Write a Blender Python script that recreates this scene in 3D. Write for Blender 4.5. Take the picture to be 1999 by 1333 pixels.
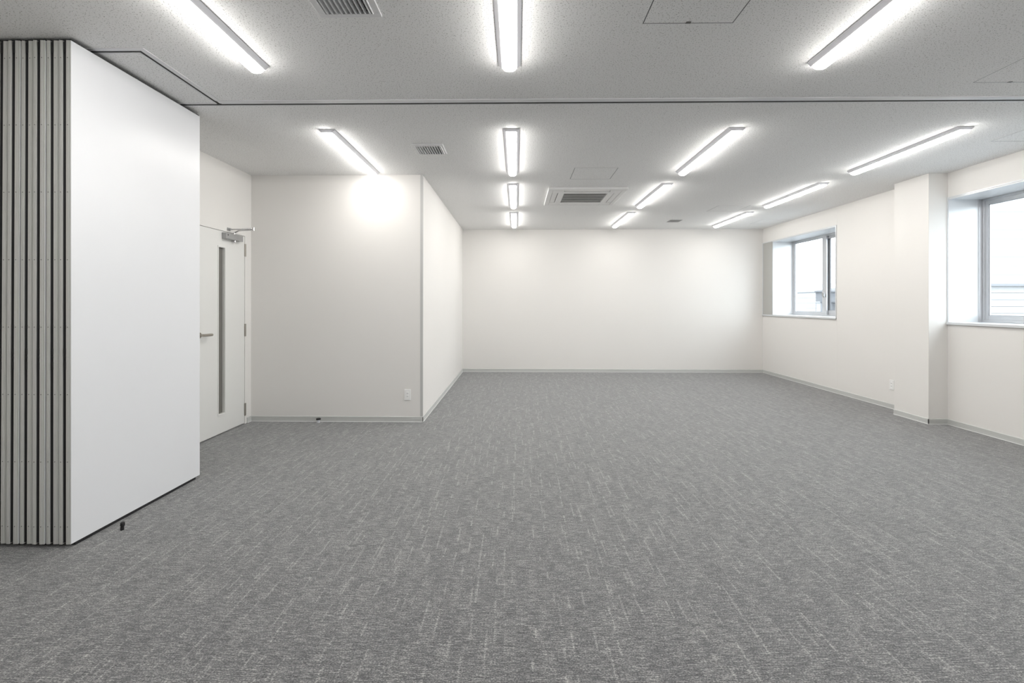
import bpy, math, random
from mathutils import Matrix, Vector

for _o in list(bpy.data.objects):
    bpy.data.objects.remove(_o, do_unlink=True)
SC = bpy.context.scene
COL = SC.collection
R = math.radians
RND = random.Random(7)

# ------------------------------------------------------------------ camera, sky, exposure
CAM_H = 1.2916
cd = bpy.data.cameras.new('camera')
cd.sensor_fit = 'HORIZONTAL'
cd.sensor_width = 36.0
cd.lens = 944.0 / 1999.0 * 36.0
cd.shift_x = (999.5 - 993.55) / 1999.0
cd.shift_y = -(666.5 - 592.838) / 1999.0
cd.clip_start = 0.02
cd.clip_end = 500
cam = bpy.data.objects.new('camera', cd)
COL.objects.link(cam)
cam.matrix_world = (Matrix.Translation((0, 0, CAM_H)) @ Matrix.Rotation(0.0155, 4, 'Z')
                    @ Matrix.Rotation(R(90), 4, 'X') @ Matrix.Rotation(0.0008, 4, 'Z'))
SC.camera = cam

SKY_STRENGTH = 7.0
LAMP_STRENGTH = 38.0
EXPOSURE = 0.0
wd = bpy.data.worlds.new('overcast_sky')
SC.world = wd
wd.use_nodes = True
_bg = wd.node_tree.nodes['Background']
_bg.inputs[0].default_value = (0.88, 0.94, 1.0, 1)
_bg.inputs[1].default_value = SKY_STRENGTH
SC.view_settings.view_transform = 'Standard'
SC.view_settings.look = 'None'
SC.view_settings.gamma = 1.0
SC.view_settings.use_curve_mapping = False
SC.view_settings.exposure = EXPOSURE

# ------------------------------------------------------------------ room dimensions (metres)
H = 2.70
XL, XR = -2.917, 4.6376          # left wall (door), right wall (windows)
XP = -1.025                      # side of the projecting block
YW, YB, YF = 5.271, 9.171, -4.6  # face of the block, back wall, wall behind the camera
WT = 0.40                        # window wall thickness
SILL, HEAD = 1.075, 2.425
WINS = [(7.091, 8.826), (3.40, 5.2726), (-0.35, 1.45)]
PIL_X, PIL_Y0, PIL_Y1 = XR - 0.203, 5.2726, 5.7474
DOOR_Y0, DOOR_Y1, DOOR_H = 4.305, 5.152, 2.015


# ------------------------------------------------------------------ mesh helpers
class MB:
    def __init__(self):
        self.v = []
        self.f = []

    def add(self, vs, fs):
        n = len(self.v)
        self.v += [tuple(p) for p in vs]
        self.f += [tuple(i + n for i in q) for q in fs]
        return self

    def box(self, x0, x1, y0, y1, z0, z1):
        x0, x1 = min(x0, x1), max(x0, x1)
        y0, y1 = min(y0, y1), max(y0, y1)
        z0, z1 = min(z0, z1), max(z0, z1)
        vs = [(x0, y0, z0), (x1, y0, z0), (x1, y1, z0), (x0, y1, z0),
              (x0, y0, z1), (x1, y0, z1), (x1, y1, z1), (x0, y1, z1)]
        fs = [(0, 3, 2, 1), (4, 5, 6, 7), (0, 1, 5, 4), (1, 2, 6, 5), (2, 3, 7, 6), (3, 0, 4, 7)]
        return self.add(vs, fs)

    def prism(self, prof, axis, a, b):
        """extrude a closed 2D outline along an axis; outline is (y,z) for x, (x,z) for y, (x,y) for z"""
        def pt(p, t):
            return {'x': (t, p[0], p[1]), 'y': (p[0], t, p[1]), 'z': (p[0], p[1], t)}[axis]
        n = len(prof)
        vs = [pt(p, a) for p in prof] + [pt(p, b) for p in prof]
        fs = [(i, (i + 1) % n, n + (i + 1) % n, n + i) for i in range(n)]
        fs += [tuple(range(n))[::-1], tuple(range(n, 2 * n))]
        return self.add(vs, fs)

    def rod(self, p, q, r, n=12, r2=None):
        p, q = Vector(p), Vector(q)
        r2 = r if r2 is None else r2
        d = (q - p).normalized()
        u = d.orthogonal().normalized()
        w = d.cross(u)
        vs = []
        for c, rr in ((p, r), (q, r2)):
            for i in range(n):
                a = 2 * math.pi * i / n
                vs.append(c + u * math.cos(a) * rr + w * math.sin(a) * rr)
        fs = [(i, (i + 1) % n, n + (i + 1) % n, n + i) for i in range(n)]
        fs += [tuple(range(n))[::-1], tuple(range(n, 2 * n))]
        return self.add(vs, fs)

    def lathe(self, prof, n=24, c=(0, 0, 0)):
        """prof: (radius, z) from bottom to top about the vertical through c"""
        vs, fs = [], []
        for r, z in prof:
            for i in range(n):
                a = 2 * math.pi * i / n
                vs.append((c[0] + r * math.cos(a), c[1] + r * math.sin(a), c[2] + z))
        for k in range(len(prof) - 1):
            for i in range(n):
                fs.append((k * n + i, k * n + (i + 1) % n, (k + 1) * n + (i + 1) % n, (k + 1) * n + i))
        fs.append(tuple(range(n))[::-1])
        fs.append(tuple(range((len(prof) - 1) * n, len(prof) * n)))
        return self.add(vs, fs)

    def frame(self, axis, t0, t1, a0, a1, b0, b1, w):
        """rectangular ring of width w; plane normal = axis, a/b = the two other axes in order"""
        for (p0, p1, q0, q1) in ((a0, a1, b0, b0 + w), (a0, a1, b1 - w, b1),
                                 (a0, a0 + w, b0 + w, b1 - w), (a1 - w, a1, b0 + w, b1 - w)):
            if axis == 'x':
                self.box(t0, t1, p0, p1, q0, q1)
            elif axis == 'y':
                self.box(p0, p1, t0, t1, q0, q1)
            else:
                self.box(p0, p1, q0, q1, t0, t1)
        return self

    def mesh(self, name, mat, bevel=0.0, smooth=False):
        me = bpy.data.meshes.new(name)
        me.from_pydata(self.v, [], self.f)
        import bmesh
        bm = bmesh.new()
        bm.from_mesh(me)
        bmesh.ops.recalc_face_normals(bm, faces=bm.faces)
        if bevel > 0:
            es = [e for e in bm.edges if len(e.link_faces) == 2 and e.calc_face_angle(0) > 0.5]
            bmesh.ops.bevel(bm, geom=es, offset=bevel, segments=2, profile=0.5, affect='EDGES')
        bm.to_mesh(me)
        bm.free()
        me.materials.append(mat)
        if smooth:
            for p in me.polygons:
                p.use_smooth = True
        return me

    def build(self, name, mat, parent=None, bevel=0.0, smooth=False, label=None, kind=None):
        o = bpy.data.objects.new(name, self.mesh(name, mat, bevel, smooth))
        COL.objects.link(o)
        if parent is not None:
            o.parent = parent
        if label:
            o['label'] = label
        if kind:
            o['kind'] = kind
        return o


def thing(name, label, cat, loc=(0, 0, 0), group=None):
    o = bpy.data.objects.new(name, None)
    o.empty_display_size = 0.1
    COL.objects.link(o)
    o.location = loc
    o['label'] = label
    o['category'] = cat
    if group:
        o['group'] = group
    return o


def tag(o, label, cat, group=None):
    o['label'] = label
    o['category'] = cat
    if group:
        o['group'] = group
    return o


def struct(o, label=None):
    o['kind'] = 'structure'
    if label:
        o['label'] = label
    return o


def dup(root, loc, label):
    r = root.copy()
    COL.objects.link(r)
    r.location = loc
    r['label'] = label
    for ch in list(root.children):
        c = ch.copy()
        COL.objects.link(c)
        c.parent = r
        for g in list(ch.children):
            d = g.copy()
            COL.objects.link(d)
            d.parent = c
    return r


# ------------------------------------------------------------------ materials
class G:
    """small node graph helper"""
    def __init__(self, name):
        self.m = bpy.data.materials.new(name)
        self.m.use_nodes = True
        self.t = self.m.node_tree
        self.bsdf = self.t.nodes['Principled BSDF']
        self.out = self.t.nodes['Material Output']

    def n(self, typ, **kw):
        nd = self.t.nodes.new(typ)
        for k, v in kw.items():
            setattr(nd, k, v)
        return nd

    def plug(self, sock, val):
        if isinstance(val, bpy.types.NodeSocket):
            self.t.links.new(val, sock)
        else:
            sock.default_value = val

    def math(self, op, a, b=None, c=None, clamp=False):
        nd = self.n('ShaderNodeMath', operation=op)
        nd.use_clamp = clamp
        self.plug(nd.inputs[0], a)
        if b is not None:
            self.plug(nd.inputs[1], b)
        if c is not None:
            self.plug(nd.inputs[2], c)
        return nd.outputs[0]

    def obj(self):
        return self.n('ShaderNodeTexCoord').outputs['Object']

    def geo(self):
        return self.n('ShaderNodeNewGeometry').outputs['Position']

    def scale(self, vec, s):
        nd = self.n('ShaderNodeVectorMath', operation='MULTIPLY')
        self.plug(nd.inputs[0], vec)
        nd.inputs[1].default_value = s
        return nd.outputs[0]

    def noise(self, vec, scale=1.0, detail=2.0, rough=0.5):
        nd = self.n('ShaderNodeTexNoise')
        self.plug(nd.inputs['Vector'], vec)
        nd.inputs['Scale'].default_value = scale
        nd.inputs['Detail'].default_value = detail
        nd.inputs['Roughness'].default_value = rough
        return nd.outputs[0]

    def remap(self, v, a, b, c=0.0, d=1.0):
        nd = self.n('ShaderNodeMapRange')
        nd.clamp = True
        self.plug(nd.inputs[0], v)
        for i, x in enumerate((a, b, c, d)):
            nd.inputs[i + 1].default_value = x
        return nd.outputs[0]

    def mix(self, f, a, b):
        nd = self.n('ShaderNodeMix', data_type='RGBA')
        self.plug(nd.inputs[0], f)
        for s, v in ((nd.inputs[6], a), (nd.inputs[7], b)):
            if isinstance(v, bpy.types.NodeSocket):
                self.t.links.new(v, s)
            else:
                s.default_value = (*v, 1) if len(v) == 3 else v
        return nd.outputs[2]

    def bump(self, h, strength, dist):
        nd = self.n('ShaderNodeBump')
        nd.inputs['Strength'].default_value = strength
        nd.inputs['Distance'].default_value = dist
        self.plug(nd.inputs['Height'], h)
        self.t.links.new(nd.outputs[0], self.bsdf.inputs['Normal'])


def plain(name, col, rough=0.5, metal=0.0, spec=0.5, var=0.03, vscale=6.0, bump=0.0, bscale=300.0):
    g = G(name)
    p = g.obj()
    f = g.noise(p, vscale, 3)
    a = tuple(max(0, c * (1 - var)) for c in col)
    b = tuple(min(1, c * (1 + var)) for c in col)
    g.plug(g.bsdf.inputs['Base Color'], g.mix(f, a, b))
    g.bsdf.inputs['Roughness'].default_value = rough
    g.bsdf.inputs['Metallic'].default_value = metal
    g.bsdf.inputs['Specular IOR Level'].default_value = spec
    if bump:
        g.bump(g.noise(p, bscale, 2), bump, 0.001)
    return g.m


def mat_ceiling():
    g = G('fissured_ceiling_board')
    p = g.geo()
    vor = g.n('ShaderNodeTexVoronoi', voronoi_dimensions='2D', feature='F1')
    g.plug(vor.inputs['Vector'], p)
    vor.inputs['Scale'].default_value = 74.0
    vor.inputs['Randomness'].default_value = 1.0
    wn = g.n('ShaderNodeTexWhiteNoise', noise_dimensions='2D')
    g.plug(wn.inputs['Vector'], vor.outputs['Position'])
    sub = g.n('ShaderNodeVectorMath', operation='SUBTRACT')
    g.plug(sub.inputs[0], p)
    g.plug(sub.inputs[1], vor.outputs['Position'])
    rot = g.n('ShaderNodeVectorRotate', rotation_type='Z_AXIS')
    g.plug(rot.inputs['Vector'], sub.outputs[0])
    g.plug(rot.inputs['Angle'], g.math('MULTIPLY', wn.outputs['Value'], 6.283))
    sp = g.n('ShaderNodeSeparateXYZ')
    g.plug(sp.inputs[0], rot.outputs[0])
    wob = g.noise(p, 160.0, 1)
    v = g.math('ADD', sp.outputs[1], g.math('MULTIPLY', g.math('SUBTRACT', wob, 0.5), 0.006))
    wn2 = g.n('ShaderNodeSeparateColor')
    g.plug(wn2.inputs[0], wn.outputs['Color'])
    ln = g.math('MULTIPLY_ADD', wn2.outputs[1], 0.0031, 0.0009)
    inl = g.math('LESS_THAN', g.math('ABSOLUTE', sp.outputs[0]), ln)
    wd_ = g.math('MULTIPLY_ADD', wn2.outputs[2], 0.0009, 0.00045)
    inw = g.math('LESS_THAN', g.math('ABSOLUTE', v), wd_)
    mask = g.math('MULTIPLY', inl, inw)
    pit = g.remap(g.noise(p, 330.0, 2), 0.62, 0.72)
    mask2 = g.math('MAXIMUM', mask, g.math('MULTIPLY', pit, 0.10))
    base = g.mix(g.noise(p, 1.3, 2), (0.89, 0.89, 0.885), (0.92, 0.92, 0.915))
    g.plug(g.bsdf.inputs['Base Color'], g.mix(g.math('MULTIPLY', mask2, 0.75), base, (0.22, 0.215, 0.20)))
    g.bsdf.inputs['Roughness'].default_value = 0.95
    g.bsdf.inputs['Specular IOR Level'].default_value = 0.1
    g.bump(g.math('SUBTRACT', 1.0, mask2), 0.5, 0.002)
    return g.m


def mat_carpet():
    g = G('grey_loop_carpet')
    p = g.geo()
    sp = g.n('ShaderNodeSeparateXYZ')
    g.plug(sp.inputs[0], p)
    x, y = sp.outputs[0], sp.outputs[1]
    # weft streaks running across the room
    st = g.noise(g.scale(p, (20, 165, 1)), 1.0, 2, 0.6)
    st2 = g.noise(g.scale(p, (60, 300, 1)), 1.0, 1, 0.5)
    loop = g.noise(g.scale(p, (150, 210, 1)), 1.0, 2, 0.75)
    patch = g.noise(g.scale(p, (16, 34, 1)), 1.0, 3, 0.7)
    blk = g.n('ShaderNodeTexWhiteNoise', noise_dimensions='2D')
    bx_ = g.math('FLOOR', g.math('MULTIPLY', x, 21.0))
    off = g.n('ShaderNodeTexWhiteNoise', noise_dimensions='1D')
    g.plug(off.inputs['W'], bx_)
    cb = g.n('ShaderNodeCombineXYZ')
    g.plug(cb.inputs[0], bx_)
    g.plug(cb.inputs[1], g.math('FLOOR', g.math('ADD', g.math('MULTIPLY', y, 9.0), off.outputs['Value'])))
    g.plug(blk.inputs['Vector'], cb.outputs[0])
    sv = g.math('ADD', g.math('MULTIPLY', g.remap(st, 0.36, 0.64), 0.60), g.math('MULTIPLY', g.remap(st2, 0.32, 0.68), 0.40))
    lv = g.remap(loop, 0.33, 0.67)
    pw = g.remap(g.math('ADD', patch, g.math('MULTIPLY', g.math('SUBTRACT', blk.outputs['Value'], 0.5), 0.16)), 0.36, 0.64)
    # dark streaky areas alternate with pale speckled ones
    v = g.math('ADD', g.math('MULTIPLY', sv, 0.42), g.math('MULTIPLY', lv, 0.50))
    v = g.math('ADD', v, g.math('MULTIPLY_ADD', pw, 0.12, 0.0))
    # short pale dashes running away from the camera, in columns
    def dashes(cw, period, seed, dens):
        xs = g.math('DIVIDE', g.math('ADD', x, seed), cw)
        ci = g.math('FLOOR', xs)
        cf = g.math('FRACT', xs)
        w1 = g.n('ShaderNodeTexWhiteNoise', noise_dimensions='1D')
        g.plug(w1.inputs['W'], g.math('ADD', ci, seed * 7.31))
        ys = g.math('ADD', g.math('DIVIDE', y, period), g.math('MULTIPLY', w1.outputs['Value'], 7.0))
        ri = g.math('FLOOR', ys)
        rf = g.math('FRACT', ys)
        cmb = g.n('ShaderNodeCombineXYZ')
        g.plug(cmb.inputs[0], ci)
        g.plug(cmb.inputs[1], ri)
        cmb.inputs[2].default_value = seed
        w2 = g.n('ShaderNodeTexWhiteNoise', noise_dimensions='3D')
        g.plug(w2.inputs['Vector'], cmb.outputs[0])
        s2 = g.n('ShaderNodeSeparateColor')
        g.plug(s2.inputs[0], w2.outputs['Color'])
        ctr = g.math('MULTIPLY_ADD', s2.outputs[0], 0.6, 0.2)
        dx = g.math('MULTIPLY', g.math('ABSOLUTE', g.math('SUBTRACT', cf, ctr)), cw)
        inx = g.remap(g.math('ADD', dx, g.math('MULTIPLY', loop, 0.004)), 0.0035, 0.0085, 1, 0)
        ln = g.math('MULTIPLY_ADD', s2.outputs[1], 0.32, 0.12)
        iny = g.math('LESS_THAN', g.math('ABSOLUTE', g.math('SUBTRACT', rf, 0.5)), ln)
        on = g.math('LESS_THAN', s2.outputs[2], dens)
        return g.math('MULTIPLY', g.math('MULTIPLY', inx, iny), on)
    d = g.math('MAXIMUM', dashes(0.060, 0.26, 3.1, 0.50), dashes(0.085, 0.17, 11.7, 0.45))
    d = g.math('MULTIPLY', d, g.remap(loop, 0.36, 0.56, 0.1, 1.0))
    v = g.math('ADD', v, g.math('MULTIPLY', d, 0.17))
    ramp = g.n('ShaderNodeValToRGB')
    g.plug(ramp.inputs[0], v)
    e = ramp.color_ramp.elements
    e[0].position = 0.18
    e[0].color = (0.040, 0.042, 0.046, 1)
    e[1].position = 1.0
    e[1].color = (0.54, 0.535, 0.51, 1)
    m = e.new(0.53)
    m.color = (0.132, 0.134, 0.138, 1)
    g.plug(g.bsdf.inputs['Base Color'], ramp.outputs[0])
    g.bsdf.inputs['Roughness'].default_value = 0.9
    g.bsdf.inputs['Specular IOR Level'].default_value = 0.25
    g.bsdf.inputs['Sheen Weight'].default_value = 0.34
    g.bsdf.inputs['Sheen Roughness'].default_value = 0.5
    g.bump(v, 0.5, 0.003)
    return g.m


def mat_wall():
    g = G('off_white_wall_vinyl')
    p = g.geo()
    n1 = g.noise(p, 0.9, 3)
    g.plug(g.bsdf.inputs['Base Color'], g.mix(n1, (0.795, 0.78, 0.755), (0.82, 0.805, 0.782)))
    g.bsdf.inputs['Roughness'].default_value = 0.75
    g.bsdf.inputs['Specular IOR Level'].default_value = 0.3
    g.bump(g.noise(p, 420.0, 2), 0.12, 0.001)
    return g.m


def mat_glass(name, tint=(0.97, 0.985, 0.98)):
    g = G(name)
    tr = g.n('ShaderNodeBsdfTransparent')
    tr.inputs[0].default_value = (*tint, 1)
    gl = g.n('ShaderNodeBsdfGlossy')
    gl.inputs['Roughness'].default_value = 0.02
    lw = g.n('ShaderNodeLayerWeight')
    fac = g.math('MULTIPLY_ADD', g.math('POWER', lw.outputs['Facing'], 5.0), 0.8, 0.035, clamp=True)
    mx = g.n('ShaderNodeMixShader')
    g.t.links.new(fac, mx.inputs[0])
    g.t.links.new(tr.outputs[0], mx.inputs[1])
    g.t.links.new(gl.outputs[0], mx.inputs[2])
    g.t.links.new(mx.outputs[0], g.out.inputs[0])
    return g.m


def mat_lamp():
    g = G('lit_led_diffuser')
    g.bsdf.inputs['Base Color'].default_value = (0.9, 0.9, 0.9, 1)
    g.bsdf.inputs['Emission Color'].default_value = (1.0, 0.973, 0.936, 1)
    g.bsdf.inputs['Emission Strength'].default_value = LAMP_STRENGTH
    return g.m


M_CEIL = mat_ceiling()
M_CARPET = mat_carpet()
M_WALL = mat_wall()
M_GLASS = mat_glass('window_glass')
M_LAMP = mat_lamp()
M_BASE = plain('grey_vinyl_baseboard', (0.56, 0.57, 0.555), 0.45)
M_TRIM = plain('grey_corner_trim', (0.55, 0.55, 0.54), 0.5)
M_WHITE_METAL = plain('white_enamelled_steel', (0.80, 0.80, 0.81), 0.40)
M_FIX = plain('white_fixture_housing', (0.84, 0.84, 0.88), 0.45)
M_SHEET = plain('white_partition_sheet', (0.77, 0.78, 0.80), 0.33, spec=0.45, var=0.005)
M_ALU = plain('anodised_aluminium', (0.62, 0.62, 0.60), 0.50, metal=0.08, var=0.04, vscale=3)
M_SASH = plain('satin_aluminium_sash', (0.60, 0.61, 0.63), 0.38, metal=0.5, var=0.03)
M_REVEAL = plain('painted_steel_reveal', (0.70, 0.72, 0.74), 0.30, metal=0.15, var=0.02)
M_FILLER = plain('grey_steel_filler', (0.50, 0.50, 0.48), 0.40, metal=0.2, var=0.02)
M_BLACK = plain('black_rubber', (0.012, 0.012, 0.014), 0.6)
M_DARK = plain('dark_void', (0.02, 0.02, 0.021), 0.8)
M_SCREW = plain('dark_screw', (0.16, 0.155, 0.15), 0.4, metal=0.7)
M_SLOT = plain('dark_track_slot', (0.012, 0.012, 0.013), 0.6)
M_TRACK = plain('grey_track_flange', (0.74, 0.745, 0.76), 0.45, metal=0.1)
M_DOOR = plain('off_white_door_paint', (0.80, 0.80, 0.78), 0.38, var=0.01)
M_CHROME = plain('brushed_chrome', (0.62, 0.62, 0.62), 0.22, metal=1.0)
M_NICKEL = plain('satin_nickel', (0.42, 0.39, 0.35), 0.35, metal=0.9)
M_CLOSER = plain('grey_closer_paint', (0.40, 0.40, 0.40), 0.40, metal=0.3)
M_FROST = plain('grey_frosted_pane', (0.17, 0.165, 0.15), 0.18, var=0.05)
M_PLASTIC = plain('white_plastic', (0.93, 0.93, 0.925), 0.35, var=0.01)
M_AC = plain('white_cassette_plastic', (0.78, 0.78, 0.775), 0.40, var=0.01)
M_SLAT = plain('white_vent_slat', (0.66, 0.67, 0.68), 0.45)
M_VANE = plain('dark_grey_vane', (0.10, 0.105, 0.11), 0.5)
M_VENTG = plain('grey_vent_slat', (0.36, 0.36, 0.36), 0.5)
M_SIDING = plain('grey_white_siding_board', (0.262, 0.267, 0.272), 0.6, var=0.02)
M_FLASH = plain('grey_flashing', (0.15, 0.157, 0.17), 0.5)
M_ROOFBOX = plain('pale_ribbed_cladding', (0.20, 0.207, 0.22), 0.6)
M_GROUND = plain('asphalt', (0.30, 0.30, 0.30), 0.9, var=0.15, vscale=3)
M_POST = plain('polished_steel_post', (0.78, 0.80, 0.84), 0.3, metal=0.4)
M_CABLE = plain('dark_cable', (0.18, 0.18, 0.19), 0.6)

# ------------------------------------------------------------------ the room shell
XO = XR + WT
struct(MB().box(XL - 0.15, XO, YF - 0.15, YB + 0.15, -0.12, 0).build('floor', M_CARPET),
       'grey carpet floor with pale dashes')
struct(MB().box(XL - 0.15, XO, YF - 0.15, YB + 0.15, H, H + 0.12).build('ceiling', M_CEIL),
       'pale fissured board ceiling')
struct(MB().box(XP - 0.12, XO, YB, YB + 0.15, 0, H).build('wall_back', M_WALL))
struct(MB().box(XL - 0.15, XO, YF - 0.15, YF, 0, H).build('wall_front', M_WALL))
b = MB()
b.box(XL - 0.15, XL, YF, DOOR_Y0, 0, H)
b.box(XL - 0.15, XL, DOOR_Y1, YW, 0, H)
b.box(XL - 0.15, XL, DOOR_Y0, DOOR_Y1, DOOR_H, H)
struct(b.build('wall_left', M_WALL))
struct(MB().box(XL - 0.15, XP, YW, YW + 0.12, 0, H).build('wall_block_front', M_WALL))
struct(MB().box(XP - 0.12, XP, YW + 0.12, YB, 0, H).build('wall_block_side', M_WALL))
b = MB()
b.box(XR, XO, YF, YB, 0, SILL)
b.box(XR, XO, YF, YB, HEAD, H)
edges = [YF, WINS[2][0], WINS[2][1], WINS[1][0], WINS[1][1], WINS[0][0], WINS[0][1], YB]
for i in range(0, 8, 2):
    b.box(XR, XO, edges[i], edges[i + 1], SILL, HEAD)
struct(b.build('wall_right', M_WALL))
struct(MB().box(PIL_X, XR, PIL_Y0, PIL_Y1, 0, H).build('wall_pillar', M_WALL, bevel=0.003))

# baseboards: a ribbed vinyl strip with a pale painted reflection line at its foot
BH, BT = 0.060, 0.007


def base_prof():
    return [(0, 0.0), (BT + 0.003, 0.0), (BT + 0.003, 0.003), (BT, 0.006), (BT, 0.020), (BT - 0.001, 0.021),
            (BT, 0.022), (BT, 0.038), (BT - 0.001, 0.039), (BT, 0.040), (BT, BH - 0.006), (BT - 0.004, BH), (0, BH)]


def baseboard(name, axis, at, sgn, a, c):
    pr = [(at + sgn * q[0], q[1]) for q in base_prof()]
    o = struct(MB().prism(pr, axis, a, c).build(name, M_BASE))
    q0, q1 = at + sgn * (BT - 0.002), at + sgn * (BT + 0.004)  # white strip stands in for the bright reflection along the floor
    MB().prism([(q0, 0.0), (q1, 0.0), (q1, 0.0035), (q0, 0.0035)], axis, a, c).build('reflection_strip', M_PLASTIC, o)
    return o


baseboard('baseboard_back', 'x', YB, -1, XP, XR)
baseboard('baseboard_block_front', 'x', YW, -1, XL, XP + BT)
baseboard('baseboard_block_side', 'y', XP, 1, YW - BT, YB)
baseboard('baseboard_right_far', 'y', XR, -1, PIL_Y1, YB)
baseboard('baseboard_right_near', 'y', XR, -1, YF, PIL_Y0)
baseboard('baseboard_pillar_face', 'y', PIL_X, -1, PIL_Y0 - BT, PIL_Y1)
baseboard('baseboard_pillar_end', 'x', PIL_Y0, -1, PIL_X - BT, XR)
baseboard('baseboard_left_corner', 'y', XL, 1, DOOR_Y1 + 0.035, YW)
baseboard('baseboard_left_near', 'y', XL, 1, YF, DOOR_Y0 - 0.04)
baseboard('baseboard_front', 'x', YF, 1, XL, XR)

# corner bead on the block, joint bead on the window wall
struct(MB().box(XP - 0.026, XP + 0.0025, YW - 0.0025, YW, BH, H)
       .box(XP, XP + 0.0025, YW, YW + 0.02, BH, H).build('trim_1', M_TRIM), 'grey metal corner bead')
struct(MB().box(XR - 0.0012, XR, 7.066, 7.072, BH, H).build('trim_2', M_WALL), 'wall board joint')

# ------------------------------------------------------------------ windows
XFR = XR + 0.345     # room side of the aluminium frame


def reveal(n, y0, y1, casing_to=None):
    root = struct(MB().box(XR - 0.012, XFR + 0.06, y0, y1, SILL, SILL + 0.022)
                  .box(XR - 0.018, XR, y0 - 0.012, (casing_to or y1), SILL - 0.004, SILL + 0.022)
                  .build('window_%d' % n, M_REVEAL, bevel=0.002))
    MB().box(XR - 0.004, XFR + 0.06, y0, y1, HEAD - 0.012, HEAD).build('window_head_lining', M_REVEAL, root)
    MB().box(XR - 0.004, XFR + 0.06, y0, y0 + 0.012, SILL + 0.022, HEAD - 0.012).build('window_jamb_lining', M_REVEAL, root)
    MB().box(XR - 0.004, XFR + 0.06, y1 - 0.012, y1, SILL + 0.022, HEAD - 0.012).build('window_jamb_lining', M_REVEAL, root)
    c1 = casing_to or y1
    MB().frame('x', XR - 0.010, XR, y0 - 0.012, c1 + (0.0 if casing_to else 0.004), SILL - 0.004, HEAD + 0.012, 0.012) \
        .build('window_casing', M_REVEAL, root)
    return root


def sash(root, x0, x1, y0, y1, z0, z1, near, far, top, bot):
    """one glazed sash: near / far stiles (by distance from the camera), rails, glass, gasket"""
    s = MB()
    s.box(x0, x1, y0, y0 + near, z0, z1).box(x0, x1, y1 - far, y1, z0, z1)
    s.box(x0, x1, y0 + near, y1 - far, z0, z0 + bot).box(x0, x1, y0 + near, y1 - far, z1 - top, z1)
    fr = s.build('sash', M_SASH, root, bevel=0.002)
    xm = (x0 + x1) / 2
    MB().box(xm - 0.003, xm + 0.003, y0 + near - 0.004, y1 - far + 0.004, z0 + bot - 0.004, z1 - top + 0.004) \
        .build('pane', M_GLASS, root)
    MB().frame('x', xm - 0.009, xm - 0.003, y0 + near - 0.001, y1 - far + 0.001, z0 + bot - 0.001, z1 - top + 0.001, 0.005) \
        .build('gasket', M_FLASH, root)
    return fr


ZS0, ZS1 = SILL + 0.022, HEAD - 0.012
# window 1 (far): sliding pair beside the back wall, with a filler plate up to the corner
w1 = reveal(1, WINS[0][0], WINS[0][1], casing_to=YB)
y0, y1 = WINS[0][0] + 0.012, WINS[0][1] - 0.012
MB().frame('x', XFR, XFR + 0.075, y0, y1, ZS0, ZS1, 0.022).build('window_frame', M_SASH, w1, bevel=0.002)
sash(w1, XFR + 0.008, XFR + 0.036, 7.868, y1 - 0.02, ZS0 + 0.018, ZS1 - 0.018, 0.105, 0.040, 0.028, 0.045)
sash(w1, XFR + 0.042, XFR + 0.070, y0 + 0.02, 7.965, ZS0 + 0.018, ZS1 - 0.018, 0.04, 0.073, 0.05, 0.075)
MB().box(XFR + 0.044, XFR + 0.060, 7.832, 7.893, ZS0 + 0.02, ZS1 - 0.02).build('draught_strip', M_FLASH, w1)
lk = MB().box(XFR - 0.014, XFR + 0.008, 7.885, 7.925, 1.40, 1.455).rod((XFR - 0.012, 7.905, 1.43), (XFR - 0.035, 7.905, 1.43), 0.012)
lk.box(XFR - 0.036, XFR - 0.024, 7.865, 7.915, 1.415, 1.475)
lk.build('crescent_lock', M_CLOSER, w1, bevel=0.002)
struct(MB().box(XR - 0.004, XR, WINS[0][1] + 0.004, YB, SILL + 0.022, HEAD - 0.0).build('trim_3', M_FILLER),
       'grey steel filler plate between window and corner')
# window 2 (near, cut by the frame): sash in a frame, with an inner cover strip
w2 = reveal(2, WINS[1][0], WINS[1][1])
y0, y1 = WINS[1][0] + 0.012, WINS[1][1] - 0.012
MB().box(XFR - 0.034, XFR, y1 - 0.006, y1, ZS0, ZS1).build('cover_strip', M_SASH, w2)
MB().frame('x', XFR + 0.002, XFR + 0.075, y0, y1, ZS0, ZS1, 0.028).build('window_frame', M_SASH, w2, bevel=0.002)
ym = (y0 + y1) / 2
sash(w2, XFR + 0.012, XFR + 0.040, ym - 0.04, y1 - 0.02, ZS0 + 0.018, ZS1 - 0.018, 0.07, 0.045, 0.05, 0.055)
sash(w2, XFR + 0.044, XFR + 0.072, y0 + 0.02, ym + 0.04, ZS0 + 0.018, ZS1 - 0.018, 0.045, 0.07, 0.05, 0.055)
# window 3, beside the camera
w3 = reveal(3, WINS[2][0], WINS[2][1])
y0, y1 = WINS[2][0] + 0.012, WINS[2][1] - 0.012
MB().frame('x', XFR, XFR + 0.075, y0, y1, ZS0, ZS1, 0.028).build('window_frame', M_SASH, w3, bevel=0.002)
ym = (y0 + y1) / 2
sash(w3, XFR + 0.012, XFR + 0.040, ym - 0.04, y1 - 0.02, ZS0 + 0.018, ZS1 - 0.018, 0.07, 0.045, 0.05, 0.055)
sash(w3, XFR + 0.044, XFR + 0.072, y0 + 0.02, ym + 0.04, ZS0 + 0.018, ZS1 - 0.018, 0.045, 0.07, 0.05, 0.055)

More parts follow.
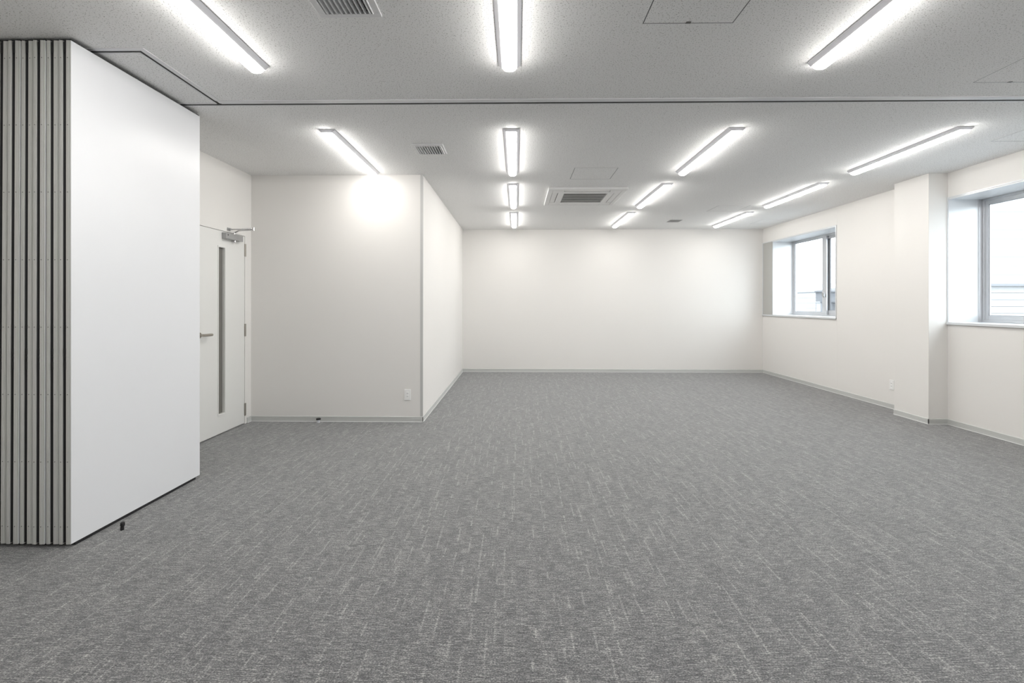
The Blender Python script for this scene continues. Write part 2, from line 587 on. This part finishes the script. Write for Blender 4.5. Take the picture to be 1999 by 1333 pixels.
# ------------------------------------------------------------------ door in the left wall
g = 0.004
SL0, SL1, SZ0, SZ1 = 4.690, 4.800, 0.195, 1.852      # vision slit
xf, xb = XL - 0.003, XL - 0.043
b = MB()
b.box(xb, xf, DOOR_Y0 + g, SL0, 0.010, DOOR_H - g)
b.box(xb, xf, SL1, DOOR_Y1 - g, 0.010, DOOR_H - g)
b.box(xb, xf, SL0, SL1, 0.010, SZ0)
b.box(xb, xf, SL0, SL1, SZ1, DOOR_H - g)
door = struct(b.build('door_1', M_DOOR), 'off-white flush door with narrow vision slit')
MB().box(XL - 0.15, XL - 0.06, DOOR_Y0, DOOR_Y1, 0, DOOR_H).build('door_stop_lining', M_DARK, door)
fr = MB().frame('x', xf - 0.002, xf + 0.005, SL0 - 0.010, SL1 + 0.010, SZ0 - 0.010, SZ1 + 0.010, 0.012)
fr.frame('x', xb + 0.012, xf, SL0, SL1, SZ0, SZ1, 0.006).build('vision_frame', M_DOOR, door)
MB().box(xb + 0.012, xb + 0.018, SL0, SL1, SZ0, SZ1).build('pane', M_FROST, door)
for z in (0.155, 1.007, 1.864):
    hb = MB().rod((XL + 0.003, DOOR_Y1, z - 0.067), (XL + 0.003, DOOR_Y1, z + 0.067), 0.008, 14)
    hb.box(XL - 0.002, XL + 0.002, DOOR_Y1 - 0.010, DOOR_Y1 + 0.022, z - 0.066, z + 0.066)
    hb.build('hinge', M_NICKEL, door)
hd = MB().rod((xf, 4.400, 0.998), (xf + 0.010, 4.400, 0.998), 0.027, 24)
hd.build('handle_rose', M_NICKEL, door)
hd = MB().rod((xf + 0.008, 4.400, 0.998), (xf + 0.052, 4.400, 0.998), 0.011, 16)
hd.rod((xf + 0.048, 4.390, 0.998), (xf + 0.050, 4.520, 0.997), 0.0120, 16)
hd.build('lever_handle', M_NICKEL, door, bevel=0.002)
# door closer
cl = thing('door_closer', 'grey door closer with folded double arm above the white door', 'door closer', (XL, 4.89, 1.97))
b = MB().box(xf - XL, 0.045, -0.145, 0.150, -0.032, 0.028)
b.build('body', M_CLOSER, cl, bevel=0.004)
MB().rod((0.022, 0.03, -0.050), (0.022, 0.03, 0.045), 0.011, 16).rod((0.022, 0.03, -0.050), (0.022, 0.03, -0.034), 0.016, 16) \
    .build('spindle', M_CHROME, cl)
MB().rod((0.046, -0.118, 0.005), (0.048, -0.118, 0.005), 0.006, 10).build('valve_screw', M_DARK, cl)
el = (0.205, 0.055, 0.092)
MB().rod((0.022, 0.03, 0.045), (0.060, 0.036, 0.070), 0.0075, 10).rod((0.060, 0.036, 0.070), (el[0], el[1], el[2] - 0.012), 0.006, 10) \
    .build('main_arm', M_CHROME, cl)
MB().rod((0.030, -0.035, 0.073), (0.110, 0.007, 0.080), 0.0055, 10).rod((0.110, 0.007, 0.080), el, 0.0085, 12) \
    .build('link_arm', M_CHROME, cl)
MB().rod((el[0], el[1], el[2] - 0.020), (el[0], el[1], el[2] + 0.012), 0.014, 16).build('elbow_joint', M_CHROME, cl)
MB().box(0.0, 0.008, -0.062, -0.010, 0.058, 0.088).box(0.008, 0.034, -0.048, -0.022, 0.066, 0.080) \
    .build('bracket', M_CLOSER, cl, bevel=0.002)

# ------------------------------------------------------------------ folded partition stack
PY0, PY1 = 2.5157, 3.5548
PZ0, PZ1 = 0.020, 2.680
PT = 0.0665
PITCH = 0.0682
PM = (PY0 + PY1) / 2


def edge_profile(x0, x1, depth, sgn, ridges):
    """aluminium edge strip outline in plan, from x0 to x1, front towards -y (sgn) with ridges and grooves"""
    pts = [(x0, 0.0)]
    for fx, dy in ridges:
        pts.append((x0 + (x1 - x0) * fx, dy * sgn))
    pts += [(x1, 0.0), (x1, -depth * sgn), (x0, -depth * sgn)]
    return pts


RIDGE_R = [(0.02, 0.0), (0.10, 0.002), (0.38, 0.002), (0.42, 0.0005), (0.46, 0.002), (0.74, 0.0005), (0.78, -0.002),
           (0.82, 0.0), (0.97, 0.001)]
RIDGE_L = [(0.03, -0.002), (0.20, -0.002), (0.24, 0.0025), (0.55, 0.0025), (0.59, 0.0005), (0.63, 0.0025), (0.96, 0.002)]


def make_panel():
    p = thing('partition_panel', '', 'partition panel', (0, 0, 0), 'folded partition panels')
    L = PY1 - PY0
    # local frame: x = 0 at the right face, going left; y = 0 at the near edge; z from the floor
    MB().box(-0.0012, 0.0, 0.0015, L - 0.0015, PZ0 + 0.001, PZ1 - 0.001).build('face_sheet', M_SHEET, p)
    MB().box(-PT, -PT + 0.0012, 0.0015, L - 0.0015, PZ0 + 0.001, PZ1 - 0.001).build('face_sheet', M_SHEET, p)
    MB().box(-PT + 0.0012, -0.0012, 0.030, L - 0.030, PZ0, PZ1).build('core', M_DARK, p)
    for (yy, s) in ((0.0, -1), (L, 1)):
        def off(prof):
            return [(q[0], q[1] + yy) for q in prof]
        MB().prism(off(edge_profile(-0.0268, -0.0012, 0.03, s, RIDGE_R)), 'z', PZ0, PZ1).build('edge_frame', M_ALU, p)
        MB().prism(off(edge_profile(-PT + 0.0012, -0.0450, 0.03, s, RIDGE_L)), 'z', PZ0, PZ1).build('edge_frame', M_ALU, p)
        MB().prism([(-0.0268, yy - s * 0.004), (-0.036, yy - s * 0.011), (-0.0450, yy - s * 0.004),
                    (-0.0450, yy - s * 0.030), (-0.0268, yy - s * 0.030)], 'z', PZ0 + 0.006, PZ1 - 0.004) \
            .build('edge_gasket', M_BLACK, p)
        MB().box(-PT + 0.004, -0.004, yy - s * 0.004, yy - s * 0.03, PZ1, PZ1 + 0.008).build('top_cap', M_BLACK, p)
    sc = MB()
    for z in (0.113, 0.455, 0.81, 1.166, 1.522, 1.879, 2.234, 2.588):
        sc.rod((-0.0170, -0.0005, z), (-0.0170, -0.0030, z), 0.0024, 8)
        sc.rod((-0.0530, -0.0010, z), (-0.0530, -0.0036, z), 0.0024, 8)
    sc.build('screws', M_SCREW, p, kind='stuff')
    lt = MB()
    for z, h in ((1.038, 0.016), (1.006, 0.006), (0.962, 0.020), (1.168, 0.010)):
        lt.box(-0.0315, -0.0262, -0.0025, 0.008, z - h, z + h)
    lt.build('interlock_catch', M_BLACK, p)
    MB().box(-0.0335, -0.0262, -0.0025, 0.006, 2.615, PZ1).build('top_notch', M_BLACK, p)
    MB().box(-PT + 0.010, -0.008, 0.035, L - 0.035, 0.0005, PZ0).build('bottom_seal', M_BLACK, p)
    for yy in (0.150, L - 0.168):
        MB().rod((-PT / 2, yy, PZ1), (-PT / 2, yy, H - 0.001), 0.007, 10).build('hanger_bolt', M_DARK, p)
    return p


PANEL_LABELS = [
    'white partition panel whose broad face shows, front of the folded stack',
    'partition panel edge directly left of the broad white face panel, second in the stack',
    'partition panel edge third from the broad white face in the stack',
    'partition panel edge fourth from the broad white face in the stack',
    'partition panel edge fifth from the broad white face in the stack',
    'partition panel edge cut by the left picture border, sixth in the stack',
    'last partition panel against the left wall, beyond the left picture border',
]
TILT = [0.002, 0.0, -0.003, -0.006, -0.009, -0.012, -0.014]
JIT = [0.0, 0.002, -0.002, 0.003, 0.0, 0.004, 0.001]
first = make_panel()
for i, lab in enumerate(PANEL_LABELS):
    o = first if i == 0 else dup(first, (0, 0, 0), lab)
    o['label'] = lab
    o.location = (-2.3515 - PITCH * i + TILT[i], PY0 + JIT[i], 0)
    o.rotation_euler = (0, TILT[i] * -1 / 2.68, 0)

# ------------------------------------------------------------------ ceiling track for the partition
TZ = H - 0.004
YT = 3.387
trk = thing('ceiling_track', 'grey sliding partition track with dark slot crossing the whole ceiling', 'track', (0, YT, H))
b = MB().box(-2.90, -2.115, -0.022, -0.0125, -0.004, 0)
MB().box(-2.088 + 0.012, XR, -0.062, -0.0125, -0.004, 0).build('front_flange', M_TRACK, trk, bevel=0.001)
MB().box(-2.088 + 0.012, XR, -0.066, -0.062, -0.007, 0).build('front_edge_bead', M_TRACK, trk)
MB().box(-2.90, XR, 0.0125, 0.026, -0.004, 0).build('rear_flange', M_TRACK, trk, bevel=0.001)
MB().box(-2.90, XR, -0.0125, 0.0125, -0.0008, 0).build('slot', M_SLOT, trk)
b.build('front_flange', M_TRACK, trk)
YN, XB = 2.667, -2.099
br = thing('branch_track', 'short parking track with dark slot beside the folded partition stack', 'track', (XB, YT, H))
ya = YN - YT
MB().box(-0.0095, 0.0095, ya - 0.0095, -0.0095, -0.0008, 0).box(-0.80, -0.0095, ya - 0.0095, ya + 0.0095, -0.0008, 0) \
    .build('slot', M_SLOT, br)
b = MB().box(0.0095, 0.042, ya - 0.035, -0.066, -0.004, 0).box(-0.80, 0.0095, ya - 0.035, ya - 0.0095, -0.004, 0)
b.build('outer_flange', M_TRACK, br)
b = MB().box(-0.022, -0.0095, ya + 0.022, -0.0140, -0.004, 0).box(-0.80, -0.0095, ya + 0.0095, ya + 0.022, -0.004, 0)
b.build('inner_flange', M_TRACK, br)

# ------------------------------------------------------------------ linear ceiling lights
FL = 1.285


def make_light():
    t = thing('linear_ceiling_light', '', 'ceiling light', (0, 0, 0), 'linear ceiling lights')
    h = FL / 2
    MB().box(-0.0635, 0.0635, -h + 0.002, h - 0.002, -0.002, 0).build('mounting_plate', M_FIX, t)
    prof = [(-0.065, -0.002), (-0.065, -0.006), (-0.044, -0.025), (0.044, -0.025), (0.065, -0.006), (0.065, -0.002)]
    MB().prism(prof, 'y', -h, h).build('housing', M_FIX, t)
    # domed diffuser bar with rounded ends
    n, vs, fs = 14, [], []
    st = []
    er = 0.016
    for k in range(7):
        a = k / 6 * math.pi / 2
        st.append((-h + 0.004 + er * (1 - math.sin(a)), 0.62 + 0.38 * math.cos(a)))
    st = [(y, s) for y, s in st]
    st = [(-h + 0.004 + er * (1 - math.cos(a)), 0.70 + 0.30 * math.sin(a)) for a in [k / 6 * math.pi / 2 for k in range(7)]]
    st = st + [(-y, s) for y, s in st[::-1]]
    for y, s in st:
        for i in range(n + 1):
            a = math.pi * i / n
            ca, sa = math.cos(a), math.sin(a)
            ca = math.copysign(abs(ca) ** 0.75, ca)
            vs.append((0.0385 * ca * (0.8 + 0.2 * s), y, -0.023 - 0.026 * s * sa ** 0.85))
    m = n + 1
    for k in range(len(st) - 1):
        for i in range(n):
            fs.append((k * m + i, k * m + i + 1, (k + 1) * m + i + 1, (k + 1) * m + i))
    fs.append(tuple(range(m)))
    fs.append(tuple(range((len(st) - 1) * m, len(st) * m)))
    MB().add(vs, fs).build('diffuser_bar', M_LAMP, t, smooth=False)
    return t


LX = [-1.536, -0.042, 1.760, 3.560]
LY = [1.563 + FL / 2, 3.886 + FL / 2, 5.662 + FL / 2, 7.430 + FL / 2]
LIGHTS = [
    (0, 0, 'lit linear light on the near ceiling, above the folded partition'),
    (1, 0, 'lit linear light on the near ceiling, straight ahead at the top of the picture'),
    (2, 0, 'lit linear light on the near ceiling, right of the ceiling hatch with a latch'),
    (3, 0, 'lit linear light on the near ceiling beside the windows, out of picture'),
    (0, 1, 'lit linear light in front of the projecting white wall block, beyond the track'),
    (1, 1, 'lit linear light in the central row, first one beyond the track'),
    (2, 1, 'lit linear light right of the cassette air conditioner row, first one beyond the track'),
    (3, 1, 'lit linear light nearest the window pillar, in the row beside the windows'),
    (1, 2, 'lit linear light in the central row, left of the cassette air conditioner'),
    (2, 2, 'lit linear light close to the right of the cassette air conditioner'),
    (3, 2, 'lit linear light in the row beside the windows, middle one of three'),
    (1, 3, 'lit linear light in the central row, last before the back wall'),
    (2, 3, 'lit linear light near the back wall, left of the small grey vent'),
    (3, 3, 'lit linear light near the back wall, right of the small grey vent'),
]
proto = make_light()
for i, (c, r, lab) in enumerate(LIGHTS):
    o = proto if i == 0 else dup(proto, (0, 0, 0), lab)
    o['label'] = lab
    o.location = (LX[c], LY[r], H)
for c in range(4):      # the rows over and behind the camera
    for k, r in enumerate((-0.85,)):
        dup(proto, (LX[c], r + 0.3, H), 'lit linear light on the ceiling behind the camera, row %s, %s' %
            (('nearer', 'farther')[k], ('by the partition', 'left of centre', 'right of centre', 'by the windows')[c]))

# ------------------------------------------------------------------ ceiling vents


def make_vent(name, label, w, n, fw, matf, mats, loc, closed=False):
    t = thing(name, label, 'vent', loc, 'ceiling vents')
    h = w / 2
    q = h - fw
    prof_f = MB()
    prof_f.frame('z', -0.010, 0, -h, h, -h, h, fw)
    prof_f.frame('z', -0.016, -0.004, -q - 0.004, q + 0.004, -q - 0.004, q + 0.004, 0.006)
    prof_f.build('frame', matf, t, bevel=0.0015)
    MB().box(-q, q, -q, q, -0.0015, 0).build('backing', M_DARK, t)
    for i in range(n):
        x = -q + 2 * q * (i + 0.5) / n
        d = 0.0045 if not closed else 0.008
        lean = 0.004 + 0.010 * (1 - i / (n - 1))
        MB().prism([(x - 0.0022 + lean, -0.004), (x + 0.0022 + lean, -0.004), (x + d * 0.7, -0.018), (x - d * 0.7, -0.018)], 'y', -q, q) \
            .build('slat', mats, t)
    for k in range(5):
        y = -q + 2 * q * (k + 0.5) / 5
        MB().box(-q, q, y - 0.005, y + 0.005, -0.004, -0.0015).build('rear_vane', M_VANE, t)
    return t


make_vent('ceiling_vent', 'white slatted ceiling vent cut by the top of the picture', 0.300, 10, 0.036, M_WHITE_METAL, M_SLAT, (-0.807, 2.353 - 0.150, H))
make_vent('ceiling_vent', 'white slatted ceiling vent between the two left lights beyond the track', 0.272, 10, 0.024, M_WHITE_METAL, M_SLAT, (-0.787, 4.381, H))
make_vent('ceiling_vent', 'small grey ceiling vent close to the back wall', 0.205, 12, 0.010, M_VENTG, M_VENTG, (2.680, 8.246, H), closed=True).scale = (1, 1, 0.4)

# ------------------------------------------------------------------ access hatches
HATCHES = [
    (0.858, 2.215, 'square ceiling access hatch with latch, at the top right of centre near the camera', True),
    (0.828, 5.246, 'square ceiling access hatch just in front of the air conditioner', False),
    (3.124, 2.894, 'square ceiling access hatch cut by the right border, before the track', True),
    (4.325, 4.021, 'square ceiling access hatch above the near window, beyond the track', False),
    (4.330, 8.340, 'square ceiling access hatch in the far corner above the far window', False),
    (3.120, 7.185, 'faint square ceiling access hatch between the far lights', False),
]
for (x, y, lab, latch) in HATCHES:
    t = thing('ceiling_hatch', lab, 'ceiling hatch', (x, y, H), 'ceiling access hatches')
    h = 0.225
    MB().frame('z', -0.0012, 0, -h - 0.004, h + 0.004, -h - 0.004, h + 0.004, 0.003).build('rim', M_WHITE_METAL, t)
    MB().frame('z', -0.0005, 0, -h - 0.001, h + 0.001, -h - 0.001, h + 0.001, 0.006).build('gap', M_VANE, t)
    MB().box(-h + 0.0042, h - 0.0042, -h + 0.0042, h - 0.0042, -0.0010, 0).build('lid', M_CEIL, t)
    if latch:
        MB().box(-0.012, 0.012, h - 0.016, h - 0.002, -0.004, -0.002).build('latch', M_SCREW, t)

# ------------------------------------------------------------------ cassette air conditioner
ac = thing('cassette_air_conditioner', 'white four way ceiling cassette air conditioner with dark intake grille', 'air conditioner', (0.866, 6.325, H))
h = 0.480
d = 0.030
op = 0.270           # intake grille half size
b = MB()
# panel as a ring of boxes around the four outlets
b.frame('z', -d, 0, -h, h, -h, h, 0.060)
for sx in (-1, 1):
    for sy in (-1, 1):
        b.box(sx * 0.28, sx * 0.42, sy * 0.28, sy * 0.42, -d, 0)
b.build('panel', M_AC, ac, bevel=0.006)
MB().frame('z', -d - 0.002, -0.008, -0.345, 0.345, -0.345, 0.345, 0.075).build('intake_frame', M_AC, ac, bevel=0.003)
MB().box(-0.42, 0.42, -0.42, 0.42, -0.006, 0).build('recess', M_DARK, ac)
for k in range(4):
    a = k * math.pi / 2
    ca, sa = round(math.cos(a)), round(math.sin(a))
    lv = MB()
    for (t0, t1, r0, r1, z0, z1) in ((-0.275, 0.275, 0.354, 0.418, -d + 0.002, -d + 0.010),):
        q = [(t0, r0), (t1, r0), (t1, r1), (t0, r1)]
        q = [(p[0] * ca - p[1] * sa, p[0] * sa + p[1] * ca) for p in q]
        xs = [p[0] for p in q]
        ys = [p[1] for p in q]
        lv.box(min(xs), max(xs), min(ys), max(ys), z0, z1)
    lv.build('louver', M_AC, ac, bevel=0.002)
gr = MB()
nn = 44
for i in range(nn):
    x = -op + 2 * op * (i + 0.5) / nn
    gr.box(x - 0.0011, x + 0.0011, -op, op, -d, -d + 0.0025)
gr.build('grille_bars', M_AC, ac, kind='stuff')
for k in range(5):
    y = -op + 2 * op * k / 4
    MB().box(-op, op, y - 0.0028, y + 0.0028, -d - 0.001, -d + 0.002).build('grille_rail', M_AC, ac)
MB().box(-op, op, -op, op, -0.012, -0.006).build('filter', M_DARK, ac)

# ------------------------------------------------------------------ sockets


def make_outlet(label, loc, rz):
    t = thing('wall_outlet', label, 'outlet', loc, 'wall outlets')
    t.rotation_euler = (0, 0, rz)
    MB().box(-0.035, 0.035, -0.008, 0, -0.060, 0.060).build('cover_plate', M_PLASTIC, t, bevel=0.0025)
    ins = MB().box(-0.012, 0.012, -0.0105, -0.007, -0.034, 0.034).build('socket_insert', M_PLASTIC, t, bevel=0.001)
    MB().frame('y', -0.0088, -0.0078, -0.0215, 0.0215, -0.049, 0.049, 0.0012).build('seam', M_BASE, t)
    sl = MB()
    for z in (-0.017, 0.017):
        for x in (-0.0062, 0.0062):
            sl.box(x - 0.0012, x + 0.0012, -0.0112, -0.0100, z - 0.0045, z + 0.0045)
    sl.build('slots', M_DARK, ins, kind='stuff')
    return t


make_outlet('white double wall socket low on the projecting wall block near its corner', (-1.189, YW, 0.296), 0)
make_outlet('white wall socket low on the window wall, half hidden behind the pillar', (XR, 6.040, 0.296), R(-90))

# ------------------------------------------------------------------ door stops
t = thing('floor_door_stop', 'chrome floor door stop with black rubber head at the block baseboard', 'door stop', (-2.150, 5.222, 0))
MB().lathe([(0.019, 0.0), (0.019, 0.003), (0.0145, 0.005), (0.0135, 0.028)], 20).build('post', M_POST, t)
MB().lathe([(0.0135, 0.028), (0.0235, 0.030), (0.0245, 0.036), (0.0235, 0.044), (0.016, 0.047)], 20).build('rubber_head', M_BLACK, t)
t = thing('rubber_floor_stop', 'tiny black upright peg on the carpet in front of the partition face', 'door stop', (-2.246, 2.722, 0))
MB().lathe([(0.0085, 0.0), (0.0095, 0.004), (0.0085, 0.022)], 16).build('base', M_BLACK, t)
MB().lathe([(0.0085, 0.022), (0.0115, 0.027), (0.0115, 0.042), (0.006, 0.047)], 16, (0.002, 0, 0)).build('head', M_BLACK, t)

# ------------------------------------------------------------------ outside the windows
struct(MB().box(XO + 0.05, 90, -60, 110, -3.7, -3.6).build('ground', M_GROUND))
# low neighbouring hall, parallel to the window wall
XA = 16.5
ha = thing('neighbouring_hall', 'white clad low hall with thin eaves line seen through the far window', 'building', (XA, 41, -3.6))
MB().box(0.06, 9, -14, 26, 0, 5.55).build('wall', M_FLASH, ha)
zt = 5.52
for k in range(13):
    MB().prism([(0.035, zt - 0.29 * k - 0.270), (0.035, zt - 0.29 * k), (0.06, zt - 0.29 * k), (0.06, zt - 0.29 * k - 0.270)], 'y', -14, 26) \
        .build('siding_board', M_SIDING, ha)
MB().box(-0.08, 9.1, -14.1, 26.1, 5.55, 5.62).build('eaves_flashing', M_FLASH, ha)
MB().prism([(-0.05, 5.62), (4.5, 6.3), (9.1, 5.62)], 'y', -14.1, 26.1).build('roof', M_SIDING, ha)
# pale shed
hb = thing('pale_shed', 'pale ribbed shed in front of the low hall outside the far window', 'shed', (13.0, 20.9, -3.6))
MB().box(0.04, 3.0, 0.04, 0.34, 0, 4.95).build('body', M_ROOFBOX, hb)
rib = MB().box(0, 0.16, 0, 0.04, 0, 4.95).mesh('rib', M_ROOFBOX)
for k in range(10):
    o = bpy.data.objects.new('rib', rib)
    COL.objects.link(o)
    o.parent = hb
    o.location = (0.06 + 0.30 * k, 0, 0)
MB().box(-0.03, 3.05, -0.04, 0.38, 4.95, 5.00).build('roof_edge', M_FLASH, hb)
# tall white building facing back along the wall
hc = thing('white_building', 'tall white clad building with ledge line seen through the near window', 'building', (12.2, 13.6, -3.6))
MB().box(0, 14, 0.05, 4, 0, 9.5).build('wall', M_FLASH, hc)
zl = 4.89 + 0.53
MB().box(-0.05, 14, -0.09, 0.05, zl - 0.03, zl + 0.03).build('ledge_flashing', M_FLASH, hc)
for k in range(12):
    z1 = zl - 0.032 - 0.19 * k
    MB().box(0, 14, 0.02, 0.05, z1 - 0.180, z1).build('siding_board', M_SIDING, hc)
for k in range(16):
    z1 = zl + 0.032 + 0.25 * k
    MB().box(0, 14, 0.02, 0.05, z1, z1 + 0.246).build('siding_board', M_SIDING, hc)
# service wire
wv = thing('overhead_wire', 'thin dark overhead wire sloping down outside the far window', 'wire', (11.0, 18.5, 0.95))
MB().rod((0.0, 1.5, 0.42), (0.0, -3.5, -0.48), 0.012, 8).build('cable', M_CABLE, wv)
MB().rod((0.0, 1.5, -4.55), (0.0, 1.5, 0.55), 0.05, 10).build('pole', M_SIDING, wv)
